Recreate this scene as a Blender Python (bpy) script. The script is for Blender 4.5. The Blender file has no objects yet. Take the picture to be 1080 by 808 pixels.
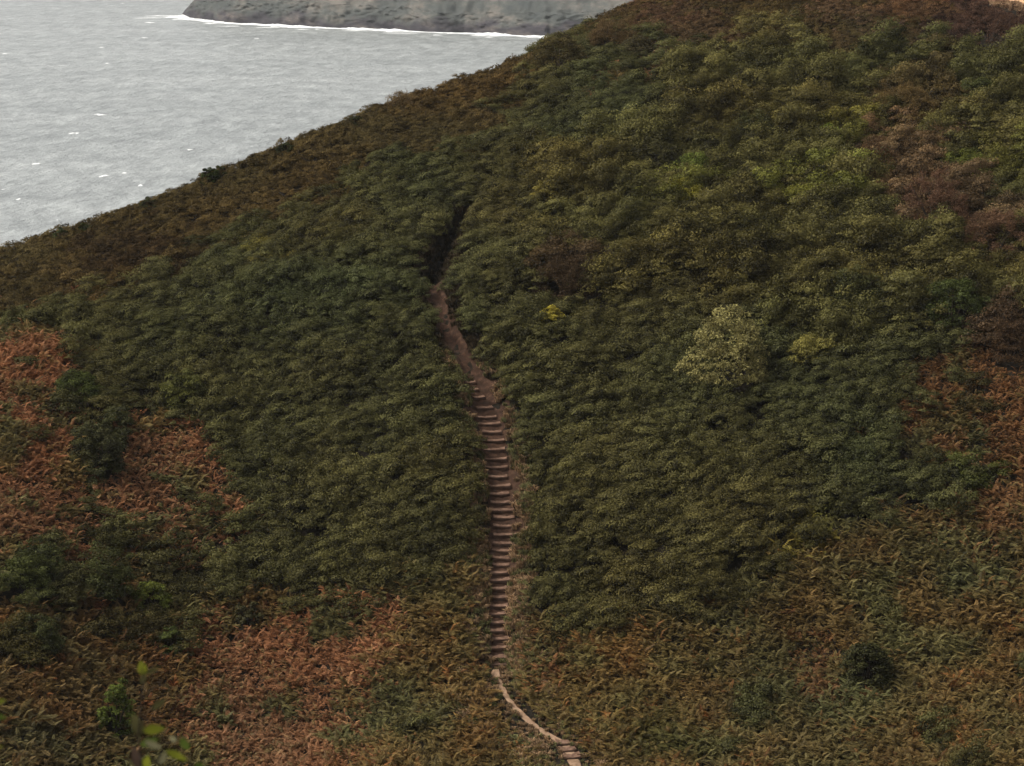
import bpy, math, random
import numpy as np
from mathutils import Vector

random.seed(7)
RNG = np.random.default_rng(11)
R = math.radians
scene = bpy.context.scene
COL = scene.collection

# ------------------------------------------------------------------ camera
FPX = 2436.0                      # focal length in photo pixels (1080 wide)
CAM = np.array([0.0, 0.0, 70.0])
PITCH = math.atan(519.0 / FPX)
cam_d = bpy.data.cameras.new('camera')
cam = bpy.data.objects.new('camera', cam_d)
COL.objects.link(cam)
cam.location = CAM
cam.rotation_euler = (math.pi / 2 - PITCH, 0, 0)
cam_d.sensor_width = 36
cam_d.lens = 36 * FPX / 1080
cam_d.clip_end = 30000
cam_d.dof.use_dof = True
cam_d.dof.focus_distance = 180
cam_d.dof.aperture_fstop = 12
scene.camera = cam

# ------------------------------------------------------------------ light
world = bpy.data.worlds.new("World")
scene.world = world
world.use_nodes = True
wn = world.node_tree
for n in list(wn.nodes):
    wn.nodes.remove(n)
sky = wn.nodes.new('ShaderNodeTexSky')
sky.sky_type = 'NISHITA'
sky.sun_disc = False
SUN_EL, SUN_AZ = 52, -85           # degrees; azimuth from +Y towards +X
sky.sun_elevation = R(SUN_EL)
sky.sun_rotation = R(SUN_AZ)
sky.air_density = 1.0
sky.dust_density = 4.0
hs = wn.nodes.new('ShaderNodeHueSaturation')
hs.inputs['Saturation'].default_value = 0.08
wbg = wn.nodes.new('ShaderNodeBackground')
wbg.inputs['Strength'].default_value = 0.14
wout = wn.nodes.new('ShaderNodeOutputWorld')
wn.links.new(sky.outputs[0], hs.inputs['Color'])
wn.links.new(hs.outputs[0], wbg.inputs['Color'])
wn.links.new(wbg.outputs[0], wout.inputs['Surface'])

sun_d = bpy.data.lights.new('sun', 'SUN')
sun_d.energy = 2.0
sun_d.angle = R(16)
sun_d.color = (1.0, 0.93, 0.82)
sun = bpy.data.objects.new('sun', sun_d)
COL.objects.link(sun)
sv = Vector((math.sin(R(SUN_AZ)) * math.cos(R(SUN_EL)), math.cos(R(SUN_AZ)) * math.cos(R(SUN_EL)), math.sin(R(SUN_EL))))
sun.rotation_euler = (-sv).to_track_quat('-Z', 'Y').to_euler()

scene.view_settings.view_transform = 'Standard'
scene.view_settings.look = 'None'
scene.view_settings.gamma = 1
scene.view_settings.exposure = 0.5
scene.view_settings.use_curve_mapping = False
scene.cycles.use_denoising = True
scene.cycles.max_bounces = 6
scene.cycles.diffuse_bounces = 2
scene.cycles.glossy_bounces = 2
scene.cycles.transmission_bounces = 3
scene.cycles.volume_bounces = 0
scene.cycles.caustics_reflective = False
scene.cycles.caustics_refractive = False

# ------------------------------------------------------------------ projection helpers
CP, SP = math.cos(PITCH), math.sin(PITCH)


def ray(u, v):
    """direction through a photo pixel (not normalised)"""
    a = (u - 540.0) / FPX
    b = -(v - 404.0) / FPX
    return np.array([a, CP + b * SP, -SP + b * CP])


def at(u, v, D):
    d = ray(u, v)
    return CAM + d * (D / d[1])


def to_px(x, y, z):
    dx, dy, dz = x - CAM[0], y - CAM[1], z - CAM[2]
    w = dy * CP - dz * SP
    b = dy * SP + dz * CP
    return 540 + FPX * dx / w, 404 - FPX * b / w


def hash2(ix, iy, s):
    n = (ix.astype(np.int64) * 374761393 + iy.astype(np.int64) * 668265263 + s * 982451653) & 0x7fffffff
    n = ((n ^ (n >> 13)) * 1274126177) & 0x7fffffff
    n = (n ^ (n >> 16)) & 0x7fffffff
    return n / float(0x7fffffff)


def vnoise(x, y, s=0):
    x = np.asarray(x, float); y = np.asarray(y, float)
    ix, iy = np.floor(x), np.floor(y)
    fx, fy = x - ix, y - iy
    fx = fx * fx * (3 - 2 * fx); fy = fy * fy * (3 - 2 * fy)
    a = hash2(ix, iy, s); b = hash2(ix + 1, iy, s)
    c = hash2(ix, iy + 1, s); d = hash2(ix + 1, iy + 1, s)
    return (a * (1 - fx) + b * fx) * (1 - fy) + (c * (1 - fx) + d * fx) * fy


def fbm(x, y, s=0, o=3):
    t = 0; amp = 1; tot = 0
    for k in range(o):
        t = t + amp * vnoise(np.asarray(x) * 2 ** k + 17.3 * k, np.asarray(y) * 2 ** k - 9.1 * k, s + k)
        tot += amp; amp *= .5
    return t / tot * 2 - 1


# ------------------------------------------------------------------ the hill as a height field
ctrl = []
for u in (260, 400, 540, 700, 850, 1000, 1140, 1300):
    for v, D in ((900, 127), (808, 138), (700, 150), (600, 159), (500, 169), (400, 180), (300, 193), (235, 206)):
        if u == 260 and v < 300: continue
        ctrl.append(at(u, v, D * (1 - 0.00002 * abs(u - 540)) + (4 if u < 300 else 0)))
for u in (700, 850, 1000, 1140, 1300):
    for v, D in ((150, 225), (50, 252), (0, 272), (-25, 300), (-40, 350), (-50, 440)):
        ctrl.append(at(u, v, D))
for v, D in ((900, 122), (808, 131), (700, 142), (600, 152), (500, 163), (400, 178), (330, 194)):
    ctrl.append(at(0, v, D)); ctrl.append(at(-260, v, D - 6))
SKY = [(-420, 430, 204), (-200, 340, 209), (0, 265, 215), (110, 228, 219), (200, 192, 223), (300, 152, 229),
       (420, 103, 238), (500, 78, 245), (560, 56, 252), (620, 25, 262), (668, 0, 272)]
for u, v, D in SKY:
    p = at(u, v + 9, D)
    ctrl.append(p)
    q = at(u, v + 9, D)
    for dd, dz in ((14, -2.2), (32, -8)):
        ctrl.append(np.array([q[0] - dd * .55, q[1] + dd, max(q[2] + dz, 0)]))
for u, v in ((420, 235), (420, 160), (520, 140), (620, 90), (240, 260), (120, 300), (300, 200)):
    k = {235: 208, 160: 224, 140: 230, 90: 241, 260: 210, 300: 202, 200: 220}[v]
    ctrl.append(at(u, v, k))
ctrl = np.array(ctrl)


def tps_fit(P, z, lam=2.0):
    n = len(P)
    d = np.sqrt(((P[:, None] - P[None]) ** 2).sum(-1)) / 100
    K = np.where(d > 0, d * d * np.log(d + 1e-12), 0) + np.eye(n) * lam * 1e-3
    Q = np.c_[np.ones(n), P / 100]
    A = np.block([[K, Q], [Q.T, np.zeros((3, 3))]])
    return np.linalg.solve(A, np.r_[z, 0, 0, 0])


TPW = tps_fit(ctrl[:, :2], ctrl[:, 2])
RIDGE = [at(u, v + 9, D) for u, v, D in SKY]
RIDGE = np.array(RIDGE + [np.array([40, 300, 64.]), np.array([90, 330, 70.]), np.array([400, 420, 78.])])


def h_raw(x, y):
    x = np.atleast_1d(np.asarray(x, float)); y = np.atleast_1d(np.asarray(y, float))
    sh = x.shape
    x = x.ravel(); y = y.ravel()
    out = np.empty(len(x))
    for i in range(0, len(x), 20000):
        P = np.c_[x[i:i + 20000], y[i:i + 20000]]
        d = np.sqrt(((P[:, None] - ctrl[None, :, :2]) ** 2).sum(-1)) / 100
        K = np.where(d > 0, d * d * np.log(d + 1e-12), 0)
        out[i:i + 20000] = K @ TPW[:-3] + TPW[-3] + P[:, 0] / 100 * TPW[-2] + P[:, 1] / 100 * TPW[-1]
    near = 68.3 - .62 * np.clip(y, -50, 96)
    t = np.clip((y - 85) / 40, 0, 1); t = t * t * (3 - 2 * t)
    out = near * (1 - t) + out * t
    out = out + .35 * fbm(x / 9, y / 9, 3) * t
    # beyond the ridge the ground falls away to the sea
    e = np.clip(y - np.interp(x, RIDGE[:, 0], RIDGE[:, 1]), 0, None)
    cap = np.interp(x, RIDGE[:, 0], RIDGE[:, 2]) - .14 * e - .022 * np.minimum(e, 24) ** 2 - 1.0 * np.clip(e - 24, 0, None)
    out = np.where(e > 0, np.minimum(out, cap + .4), out)
    return np.clip(out, -6, 95).reshape(sh)


def hit(u, v, off=0.0, hf=None):
    """where the ray through a pixel meets the hill"""
    hf = hf or h_raw
    d = ray(u, v); d = d / d[1]
    D = np.arange(110, 420, .25)
    P = CAM + d * D[:, None]
    h = hf(P[:, 0], P[:, 1]) + off
    k = np.where(P[:, 2] <= h)[0]
    k = k[0] if len(k) else len(D) - 1
    if k == 0: return P[0]
    a = (P[k - 1, 2] - h[k - 1]); b = (h[k] - P[k, 2])
    t = a / (a + b + 1e-9)
    return P[k - 1] * (1 - t) + P[k] * t


PATH_PX = [(485, 226, 4), (474, 250, 6.5), (461, 272, 9), (454, 292, 9), (461, 315, 8), (470, 340, 8), (483, 368, 10), (500, 398, 15),
           (514, 432, 19), (523, 470, 22), (528, 510, 24), (529, 555, 24), (527, 600, 23), (525, 650, 22), (526, 700, 22)]
LOW_PX = [(522, 704, 4.5), (527, 722, 4.6), (536, 738, 4.2), (548, 752, 5), (563, 765, 5), (576, 774, 5.4), (592, 782, 6), (601, 792, 8), (610, 815, 9)]
PATH_W = np.array([hit(u, v) for u, v, w in PATH_PX])
PATH_R = np.array([w / FPX * p[1] for (u, v, w), p in zip(PATH_PX, PATH_W)])
LOW_W = np.array([hit(u, v) for u, v, w in LOW_PX])
LOW_R = np.array([w / FPX * p[1] for (u, v, w), p in zip(LOW_PX, LOW_W)])


def path_dist(x, y, W, RR):
    """distance to a polyline in plan, and the half-width there"""
    x = np.asarray(x, float); y = np.asarray(y, float)
    best = np.full(x.shape, 1e9); rad = np.zeros(x.shape)
    for i in range(len(W) - 1):
        a, b = W[i], W[i + 1]
        ex, ey = b[0] - a[0], b[1] - a[1]
        t = np.clip(((x - a[0]) * ex + (y - a[1]) * ey) / (ex * ex + ey * ey), 0, 1)
        d = np.hypot(x - a[0] - t * ex, y - a[1] - t * ey)
        m = d < best
        best = np.where(m, d, best); rad = np.where(m, RR[i] * (1 - t) + RR[i + 1] * t, rad)
    return best, rad


def carve(x, y):
    d, r = path_dist(x, y, PATH_W, PATH_R)
    t = np.clip(1 - (d / (r + .7)), 0, 1)
    t = t * t * (3 - 2 * t)
    deep = np.where(y > PATH_W[4][1], 2.4, .95)
    return -deep * t


def h_ground(x, y):
    return h_raw(x, y) + carve(x, y)


# ------------------------------------------------------------------ mesh helpers
def mesh_np(name, V, F, smooth=False):
    """F: (n,3) or (n,4) array"""
    V = np.asarray(V, np.float32); F = np.asarray(F, np.int32)
    me = bpy.data.meshes.new(name)
    me.vertices.add(len(V)); me.vertices.foreach_set('co', V.ravel())
    k = F.shape[1]
    me.loops.add(F.size); me.loops.foreach_set('vertex_index', F.ravel())
    me.polygons.add(len(F))
    me.polygons.foreach_set('loop_start', np.arange(0, F.size, k, dtype=np.int32))
    me.polygons.foreach_set('loop_total', np.full(len(F), k, np.int32))
    if smooth: me.polygons.foreach_set('use_smooth', np.ones(len(F), bool))
    me.update(calc_edges=True)
    return me


def link(name, me, mat, parent=None):
    if mat is not None and not me.materials: me.materials.append(mat)
    o = bpy.data.objects.new(name, me)
    COL.objects.link(o)
    if parent: o.parent = parent
    return o


def structure(o):
    o['kind'] = 'structure'; return o


def tag(o, label, cat=None, group=None, kind=None):
    o['label'] = label
    if cat: o['category'] = cat
    if group: o['group'] = group
    if kind: o['kind'] = kind
    return o


def grid_mesh(name, xs, ys, hf, smooth=True):
    X, Y = np.meshgrid(xs, ys)
    Z = hf(X, Y)
    n, m = len(xs), len(ys)
    V = np.c_[X.ravel(), Y.ravel(), Z.ravel()]
    i = np.arange(n * m).reshape(m, n)
    F = np.c_[i[:-1, :-1].ravel(), i[:-1, 1:].ravel(), i[1:, 1:].ravel(), i[1:, :-1].ravel()]
    return mesh_np(name, V, F, smooth)


# ------------------------------------------------------------------ materials
def new_mat(name):
    m = bpy.data.materials.new(name); m.use_nodes = True
    nt = m.node_tree
    for n in list(nt.nodes): nt.nodes.remove(n)
    out = nt.nodes.new('ShaderNodeOutputMaterial')
    return m, nt, out


def N(nt, t, **kw):
    n = nt.nodes.new(t)
    for k, v in kw.items(): setattr(n, k, v)
    return n


def ramp(nt, pts):
    r = nt.nodes.new('ShaderNodeValToRGB')
    e = r.color_ramp.elements
    while len(e) < len(pts): e.new(.5)
    for el, (p, c) in zip(e, pts):
        el.position = p; el.color = (*c, 1)
    return r


def noise(nt, scale, detail=4, rough=.55, mp=None, vec=None):
    n = nt.nodes.new('ShaderNodeTexNoise')
    n.inputs['Scale'].default_value = scale
    n.inputs['Detail'].default_value = detail
    n.inputs['Roughness'].default_value = rough
    if vec is None:
        g = nt.nodes.new('ShaderNodeNewGeometry'); vec = g.outputs['Position']
    if mp:
        m = nt.nodes.new('ShaderNodeMapping')
        m.inputs['Scale'].default_value = mp[0]; m.inputs['Rotation'].default_value = mp[1]
        nt.links.new(vec, m.inputs['Vector']); vec = m.outputs[0]
    nt.links.new(vec, n.inputs['Vector'])
    return n


def leaf_mat(name, color=None, trans=.25, gloss=.005, span=(.3, 1.7)):
    """leaf: colour from the instance's own tint (stuff) or a fixed colour (things), times the leaf's own variation"""
    m, nt, out = new_mat(name)
    L = nt.links
    if color is None:
        a = N(nt, 'ShaderNodeAttribute', attribute_type='INSTANCER', attribute_name='tint'); col = a.outputs['Color']
    else:
        a = N(nt, 'ShaderNodeRGB'); a.outputs[0].default_value = (*color, 1); col = a.outputs[0]
    v = N(nt, 'ShaderNodeAttribute', attribute_type='GEOMETRY', attribute_name='vary')
    mr = N(nt, 'ShaderNodeMapRange')
    mr.inputs['To Min'].default_value = span[0]; mr.inputs['To Max'].default_value = span[1]
    L.new(v.outputs['Fac'], mr.inputs['Value'])
    sc = N(nt, 'ShaderNodeVectorMath', operation='SCALE')
    L.new(col, sc.inputs[0]); L.new(mr.outputs[0], sc.inputs['Scale'])
    dif = N(nt, 'ShaderNodeBsdfDiffuse'); tr = N(nt, 'ShaderNodeBsdfTranslucent')
    L.new(sc.outputs[0], dif.inputs[0]); L.new(sc.outputs[0], tr.inputs[0])
    mx = N(nt, 'ShaderNodeMixShader'); mx.inputs[0].default_value = trans
    L.new(dif.outputs[0], mx.inputs[1]); L.new(tr.outputs[0], mx.inputs[2])
    gl = N(nt, 'ShaderNodeBsdfGlossy'); gl.inputs['Roughness'].default_value = .45
    gl.inputs['Color'].default_value = (.8, .8, .8, 1)
    m2 = N(nt, 'ShaderNodeMixShader'); m2.inputs[0].default_value = gloss
    L.new(mx.outputs[0], m2.inputs[1]); L.new(gl.outputs[0], m2.inputs[2])
    L.new(m2.outputs[0], out.inputs['Surface'])
    return m


def soil_mat(name, cols, bump=.6, scale=1.0):
    m, nt, out = new_mat(name)
    b = N(nt, 'ShaderNodeBsdfPrincipled')
    n1 = noise(nt, 1.1 * scale, 6, .65)
    r = ramp(nt, [(.3, cols[0]), (.52, cols[1]), (.72, cols[2])])
    nt.links.new(n1.outputs['Fac'], r.inputs[0]); nt.links.new(r.outputs[0], b.inputs['Base Color'])
    b.inputs['Roughness'].default_value = .95
    b.inputs['Specular IOR Level'].default_value = .15
    n2 = noise(nt, 7 * scale, 5, .7)
    bp = N(nt, 'ShaderNodeBump'); bp.inputs['Strength'].default_value = bump; bp.inputs['Distance'].default_value = .12
    nt.links.new(n2.outputs['Fac'], bp.inputs['Height']); nt.links.new(bp.outputs[0], b.inputs['Normal'])
    nt.links.new(b.outputs[0], out.inputs['Surface'])
    return m


M_ground = soil_mat('humus', [(.006, .005, .003), (.016, .012, .007), (.045, .031, .018)], 1.0, 2.6)
M_soil = soil_mat('red_soil', [(.026, .014, .008), (.058, .03, .018), (.115, .062, .038)], 1.0, 1.8)
M_tread = soil_mat('trodden_soil', [(.08, .044, .028), (.18, .105, .07), (.32, .195, .135)], .8, 2.4)
M_pale = soil_mat('pale_path_soil', [(.17, .105, .062), (.29, .185, .115), (.40, .265, .175)], .6, 1.6)
M_timber = soil_mat('weathered_timber', [(.035, .02, .013), (.06, .034, .022), (.10, .058, .04)], .5, 2)
M_stubble = soil_mat('stubble', [(.5, .29, .15), (.66, .4, .22), (.75, .5, .29)], .7, .8)
M_bark = soil_mat('bark', [(.03, .022, .016), (.06, .045, .033), (.1, .08, .06)], .5, 4)

# ------------------------------------------------------------------ hill, sea, headland
xs = np.r_[np.arange(-320, -75, 5.), np.arange(-75, 95, 1.), np.arange(95, 420, 5.)]
ys = np.r_[np.arange(-40, 115, 4.), np.arange(115, 330, 1.), np.arange(330, 520, 5.)]
hill = structure(link('hillside', grid_mesh('hillside', xs, ys, h_ground), M_ground))


def sea_mat():
    m, nt, out = new_mat('sea_water')
    b = N(nt, 'ShaderNodeBsdfPrincipled')
    b.inputs['Roughness'].default_value = .35
    b.inputs['IOR'].default_value = 1.333
    L = nt.links
    g = N(nt, 'ShaderNodeNewGeometry'); P = g.outputs['Position']
    w1 = noise(nt, .11, 6, .66, ((.7, .45, 1), (0, 0, R(12))), P)
    w2 = noise(nt, .5, 4, .6, ((.8, .45, 1), (0, 0, R(-10))), P)
    w3 = noise(nt, .012, 3, .5, ((.5, 1.6, 1), (0, 0, R(8))), P)
    # grey green body in broad streaks, lightened to stand in for overcast reflection
    c = ramp(nt, [(.35, (.225, .238, .234)), (.65, (.275, .288, .282))])
    L.new(w3.outputs['Fac'], c.inputs[0])
    # foam
    wf = noise(nt, .16, 4, .6, ((.28, 1.5, 1), (0, 0, R(9))), P)
    fr = ramp(nt, [(.70, (0, 0, 0)), (.735, (1, 1, 1))])
    L.new(wf.outputs['Fac'], fr.inputs[0])
    wg = noise(nt, .03, 2, .5, None, P)
    fr2 = ramp(nt, [(.5, (0, 0, 0)), (.62, (1, 1, 1))])
    L.new(wg.outputs['Fac'], fr2.inputs[0])
    mu = N(nt, 'ShaderNodeMath', operation='MULTIPLY'); L.new(fr.outputs[0], mu.inputs[0]); L.new(fr2.outputs[0], mu.inputs[1])
    w4 = noise(nt, .22, 7, .78, ((.6, .3, 1), (0, 0, R(10))), P)  # wave light and dark painted into the water colour as fine streaks
    sr = ramp(nt, [(.36, (.66, .67, .67)), (.5, (.97, .97, .97)), (.66, (1.45, 1.45, 1.43))]); L.new(w4.outputs['Fac'], sr.inputs[0])
    sm = N(nt, 'ShaderNodeMix', data_type='RGBA', blend_type='MULTIPLY'); sm.inputs[0].default_value = 1
    L.new(c.outputs[0], sm.inputs[6]); L.new(sr.outputs[0], sm.inputs[7])
    mx = N(nt, 'ShaderNodeMix', data_type='RGBA')
    L.new(mu.outputs[0], mx.inputs[0]); L.new(sm.outputs[2], mx.inputs[6]); mx.inputs[7].default_value = (.75, .76, .75, 1)
    L.new(mx.outputs[2], b.inputs['Base Color'])
    b1 = N(nt, 'ShaderNodeBump'); b1.inputs['Strength'].default_value = 1; b1.inputs['Distance'].default_value = 3.2
    L.new(w1.outputs['Fac'], b1.inputs['Height'])
    b2 = N(nt, 'ShaderNodeBump'); b2.inputs['Strength'].default_value = 1; b2.inputs['Distance'].default_value = .5
    L.new(w2.outputs['Fac'], b2.inputs['Height']); L.new(b1.outputs[0], b2.inputs['Normal'])
    L.new(b2.outputs[0], b.inputs['Normal'])
    L.new(b.outputs[0], out.inputs['Surface'])
    return m


def ring_sheet(name, rx, z):
    V = [(-rx, -rx, z), (rx, -rx, z), (rx, rx, z), (-rx, rx, z)]
    return mesh_np(name, V, [(0, 1, 2, 3)])


sea = structure(link('sea', ring_sheet('sea', 6000, 0), sea_mat()))


def sea_at(u, v):
    d = ray(u, v); return CAM + d * (-CAM[2] / d[2])


# headland across the bay: shoreline given by where the water meets the rock
SHORE = [(188, 17), (196, 18.5), (215, 21), (240, 24), (270, 25.5), (310, 27.5), (350, 29.5), (400, 31), (450, 33.5), (500, 35), (540, 37), (580, 39), (640, 41), (720, 45), (900, 50), (1200, 56)]
SW = np.array([sea_at(u, v) for u, v in SHORE])


def headland_mesh():
    # resample the shore, then extrude inland with a rocky cliff profile
    t = np.r_[0, np.cumsum(np.hypot(*np.diff(SW[:, :2], axis=0).T))]
    s = np.arange(0, min(t[-1], 620), 1.0)
    bx = np.interp(s, t, SW[:, 0]); by = np.interp(s, t, SW[:, 1])
    ins = np.r_[-8, -4, np.arange(0, 14, .5), np.arange(14, 40, 2.0), np.arange(40, 110, 5.), np.arange(110, 500, 26.)]
    S, I = np.meshgrid(s, ins, indexing='ij')
    wob = 4 * fbm(s / 22, s * 0, 5, 4) + .8 * fbm(s / 5, s * 0, 8, 2)
    X = bx[:, None] + 0 * I
    Y = by[:, None] + I + wob[:, None] * np.clip(1 - I / 60, 0, 1)
    tip = np.clip((S - 2) / 30, 0, 1) ** .55         # the point of the headland rises quickly from the water
    cliff = 4.5 * np.clip(I / 3.5, 0, 1) ** .6 + 34 * np.clip(I / 60, 0, 1) + 55 * np.clip((I - 40) / 260, 0, 1) ** .8
    gul = .5 + .5 * fbm(X / 34 + I / 14, I / 16, 21, 4)
    rock = np.abs(fbm(X / 8, I / 6, 31, 4)) * 3.5 * np.clip(I / 6, 0, 1)
    Y = Y + 1.2 * fbm(X / 2.6, I * 1.1, 37, 3) * np.clip(I / 3, 0, 1)
    Z = cliff * tip * (.72 + .5 * gul) + rock * (.4 + .6 * tip) - 1.5
    XR = X - X.min()
    Z = np.minimum(Z, .9 * XR - .3 + 1.8 * fbm(X / 2.5, I / 3, 51, 3) + np.clip(XR - 12, 0, 400))
    Y = Y + (1.9 * fbm(X / 6, Z / 2.4, 43, 3) + .8 * fbm(X / 2, Z / .9, 47, 2)) * np.clip(I / 2, 0, 1)
    Z = np.where(I < 0, -3, Z)
    Z[0, :] = -3
    ni, nj = S.shape
    k = np.arange(ni * nj).reshape(ni, nj)
    F = np.c_[k[:-1, :-1].ravel(), k[1:, :-1].ravel(), k[1:, 1:].ravel(), k[:-1, 1:].ravel()]
    return mesh_np('headland', np.c_[X.ravel(), Y.ravel(), Z.ravel()], F, True)


def headland_mat():
    m, nt, out = new_mat('hazed_headland_rock_and_turf')  # rock and turf colours paled and greyed: distance haze painted in
    L = nt.links
    b = N(nt, 'ShaderNodeBsdfPrincipled'); b.inputs['Roughness'].default_value = .95
    b.inputs['Specular IOR Level'].default_value = .1
    g = N(nt, 'ShaderNodeNewGeometry')
    sp = N(nt, 'ShaderNodeSeparateXYZ'); L.new(g.outputs['Position'], sp.inputs[0])
    n1 = noise(nt, .07, 7, .72, ((1, .25, 2.6), (0, 0, 0)))
    rock = ramp(nt, [(.3, (.022, .022, .026)), (.5, (.055, .051, .056)), (.63, (.11, .096, .088)), (.74, (.3, .27, .24))])
    L.new(n1.outputs['Fac'], rock.inputs[0])
    n2 = noise(nt, .05, 7, .7, ((1, .3, 2.0), (0, 0, 0)))
    turf = ramp(nt, [(.35, (.060, .066, .064)), (.5, (.085, .089, .082)), (.64, (.16, .145, .125))])
    L.new(n2.outputs['Fac'], turf.inputs[0])
    n3 = noise(nt, .05, 4, .6)
    a = N(nt, 'ShaderNodeMath', operation='MULTIPLY_ADD'); L.new(n3.outputs['Fac'], a.inputs[0]); a.inputs[1].default_value = 22; L.new(sp.outputs[2], a.inputs[2])
    mr = N(nt, 'ShaderNodeMapRange'); mr.inputs['From Min'].default_value = 14; mr.inputs['From Max'].default_value = 18
    L.new(a.outputs[0], mr.inputs['Value'])
    mx = N(nt, 'ShaderNodeMix', data_type='RGBA')
    L.new(mr.outputs[0], mx.inputs[0]); L.new(rock.outputs[0], mx.inputs[6]); L.new(turf.outputs[0], mx.inputs[7])
    L.new(mx.outputs[2], b.inputs['Base Color'])
    L.new(b.outputs[0], out.inputs['Surface'])
    return m


structure(link('headland', headland_mesh(), headland_mat()))


def foam_mesh():
    """broken white surf along the foot of the headland, and whitecaps on open water"""
    V = []; F = []
    def blob(cx, cy, lx, ly, hz, seed, rot=0.0, n=26):
        r = random.Random(seed)
        c0 = len(V)
        V.append((cx, cy, hz))
        cr, sr = math.cos(rot), math.sin(rot)
        ph = r.random() * 9
        for k in range(n):
            a = 2 * math.pi * k / n
            w = 1 + .28 * math.sin(3 * a + ph) + .2 * math.sin(7 * a + 2 * ph) + r.uniform(-.18, .18)
            px, py = lx * w * math.cos(a), ly * w * math.sin(a)
            V.append((cx + px * cr - py * sr, cy + px * sr + py * cr, .03))
        for k in range(n):
            F.append((c0, c0 + 1 + k, c0 + 1 + (k + 1) % n))
    t = np.r_[0, np.cumsum(np.hypot(*np.diff(SW[:, :2], axis=0).T))]
    s = -16.0
    q = random.Random(4)
    k = 0
    while s < 330:
        x = np.interp(s, t, SW[:, 0]) if s > 0 else SW[0, 0] + s * 1.0
        y = np.interp(s, t, SW[:, 1]) if s > 0 else SW[0, 1] + 6 + s * .1
        w = vnoise(s / 13., 0, 71) ; w2 = vnoise(s / 37., 0, 77)
        amt = .15 + 1.9 * float(w) ** 1.6 * (0.45 + float(w2))
        if s < 0: amt = .35
        blob(x, y - 5 + q.uniform(-1.5, 1.0), q.uniform(3, 6.5), (1.2 + 2.6 * q.random()) * amt, .2 + .9 * amt * q.random() ** 2, k)
        if q.random() < .22:
            blob(x + q.uniform(-3, 3), y - 14 - 14 * q.random(), q.uniform(2, 7), q.uniform(.6, 1.5), .25, k + 500, .05)
        s += q.uniform(1.6, 3.4); k += 1
    caps = [(105, 121, 9, 1.0), (78, 141, 8, .8), (160, 24, 9, 1.0), (128, 4, 4, .8), (4, 57, 6, .8), (108, 50, 5, .8), (152, 40, 5, .7), (112, 67, 4, .7),
            (40, 173, 7, .6), (110, 186, 6, .7), (149, 196, 4, .7), (132, 183, 5, .6), (270, 41, 4, .8), (335, 31, 4, .8),
            (200, 158, 4, .5), (20, 210, 4, .5)]
    for i, (u, v, w, hh) in enumerate(caps):
        p = sea_at(u, v)
        m = p[1] / FPX
        for j in range(3):
            blob(p[0] + q.uniform(-.5, .5) * w * m, p[1] + q.uniform(-1.5, 1.5), w * m * q.uniform(.25, .55), hh * q.uniform(.6, 1.5), .22, i * 7 + j + 900, q.uniform(.05, .25), 16)
    for i in range(110):
        u, v = q.uniform(-150, 620), q.uniform(12, 290)
        p = sea_at(u, v); m = p[1] / FPX
        w = q.uniform(.5, 1.9) ** 1.2
        blob(p[0], p[1], w * m, q.uniform(.15, .45), .05, i + 3000, q.uniform(-.1, .35), 9)
    return V, F


fv, ff = foam_mesh()
M_foam, nt, out = new_mat('sea_foam')
bb = N(nt, 'ShaderNodeBsdfPrincipled'); bb.inputs['Base Color'].default_value = (.82, .83, .82, 1); bb.inputs['Roughness'].default_value = .8
nt.links.new(bb.outputs[0], out.inputs['Surface'])
tag(link('sea_foam', mesh_np('sea_foam', fv, ff, True), M_foam), 'white surf and whitecaps on the grey sea', kind='stuff')

# ------------------------------------------------------------------ haze
hm, nt, out = new_mat('haze_air')
pv = N(nt, 'ShaderNodeVolumePrincipled')
pv.inputs['Color'].default_value = (.93, .95, .97, 1)
pv.inputs['Density'].default_value = .00005
pv.inputs['Anisotropy'].default_value = .2
nt.links.new(pv.outputs[0], out.inputs['Volume'])
X0, Z0, Z1 = 6010, -8, 135
hv = [(sx * X0, sy * X0, z) for z in (Z0, Z1) for sx, sy in ((-1, -1), (1, -1), (1, 1), (-1, 1))]
hf = [(3, 2, 1, 0), (4, 5, 6, 7), (0, 1, 5, 4), (1, 2, 6, 5), (2, 3, 7, 6), (3, 0, 4, 7)]
tag(link('haze', mesh_np('haze', hv, hf), hm), 'thin sea haze over the bay', kind='stuff')


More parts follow.
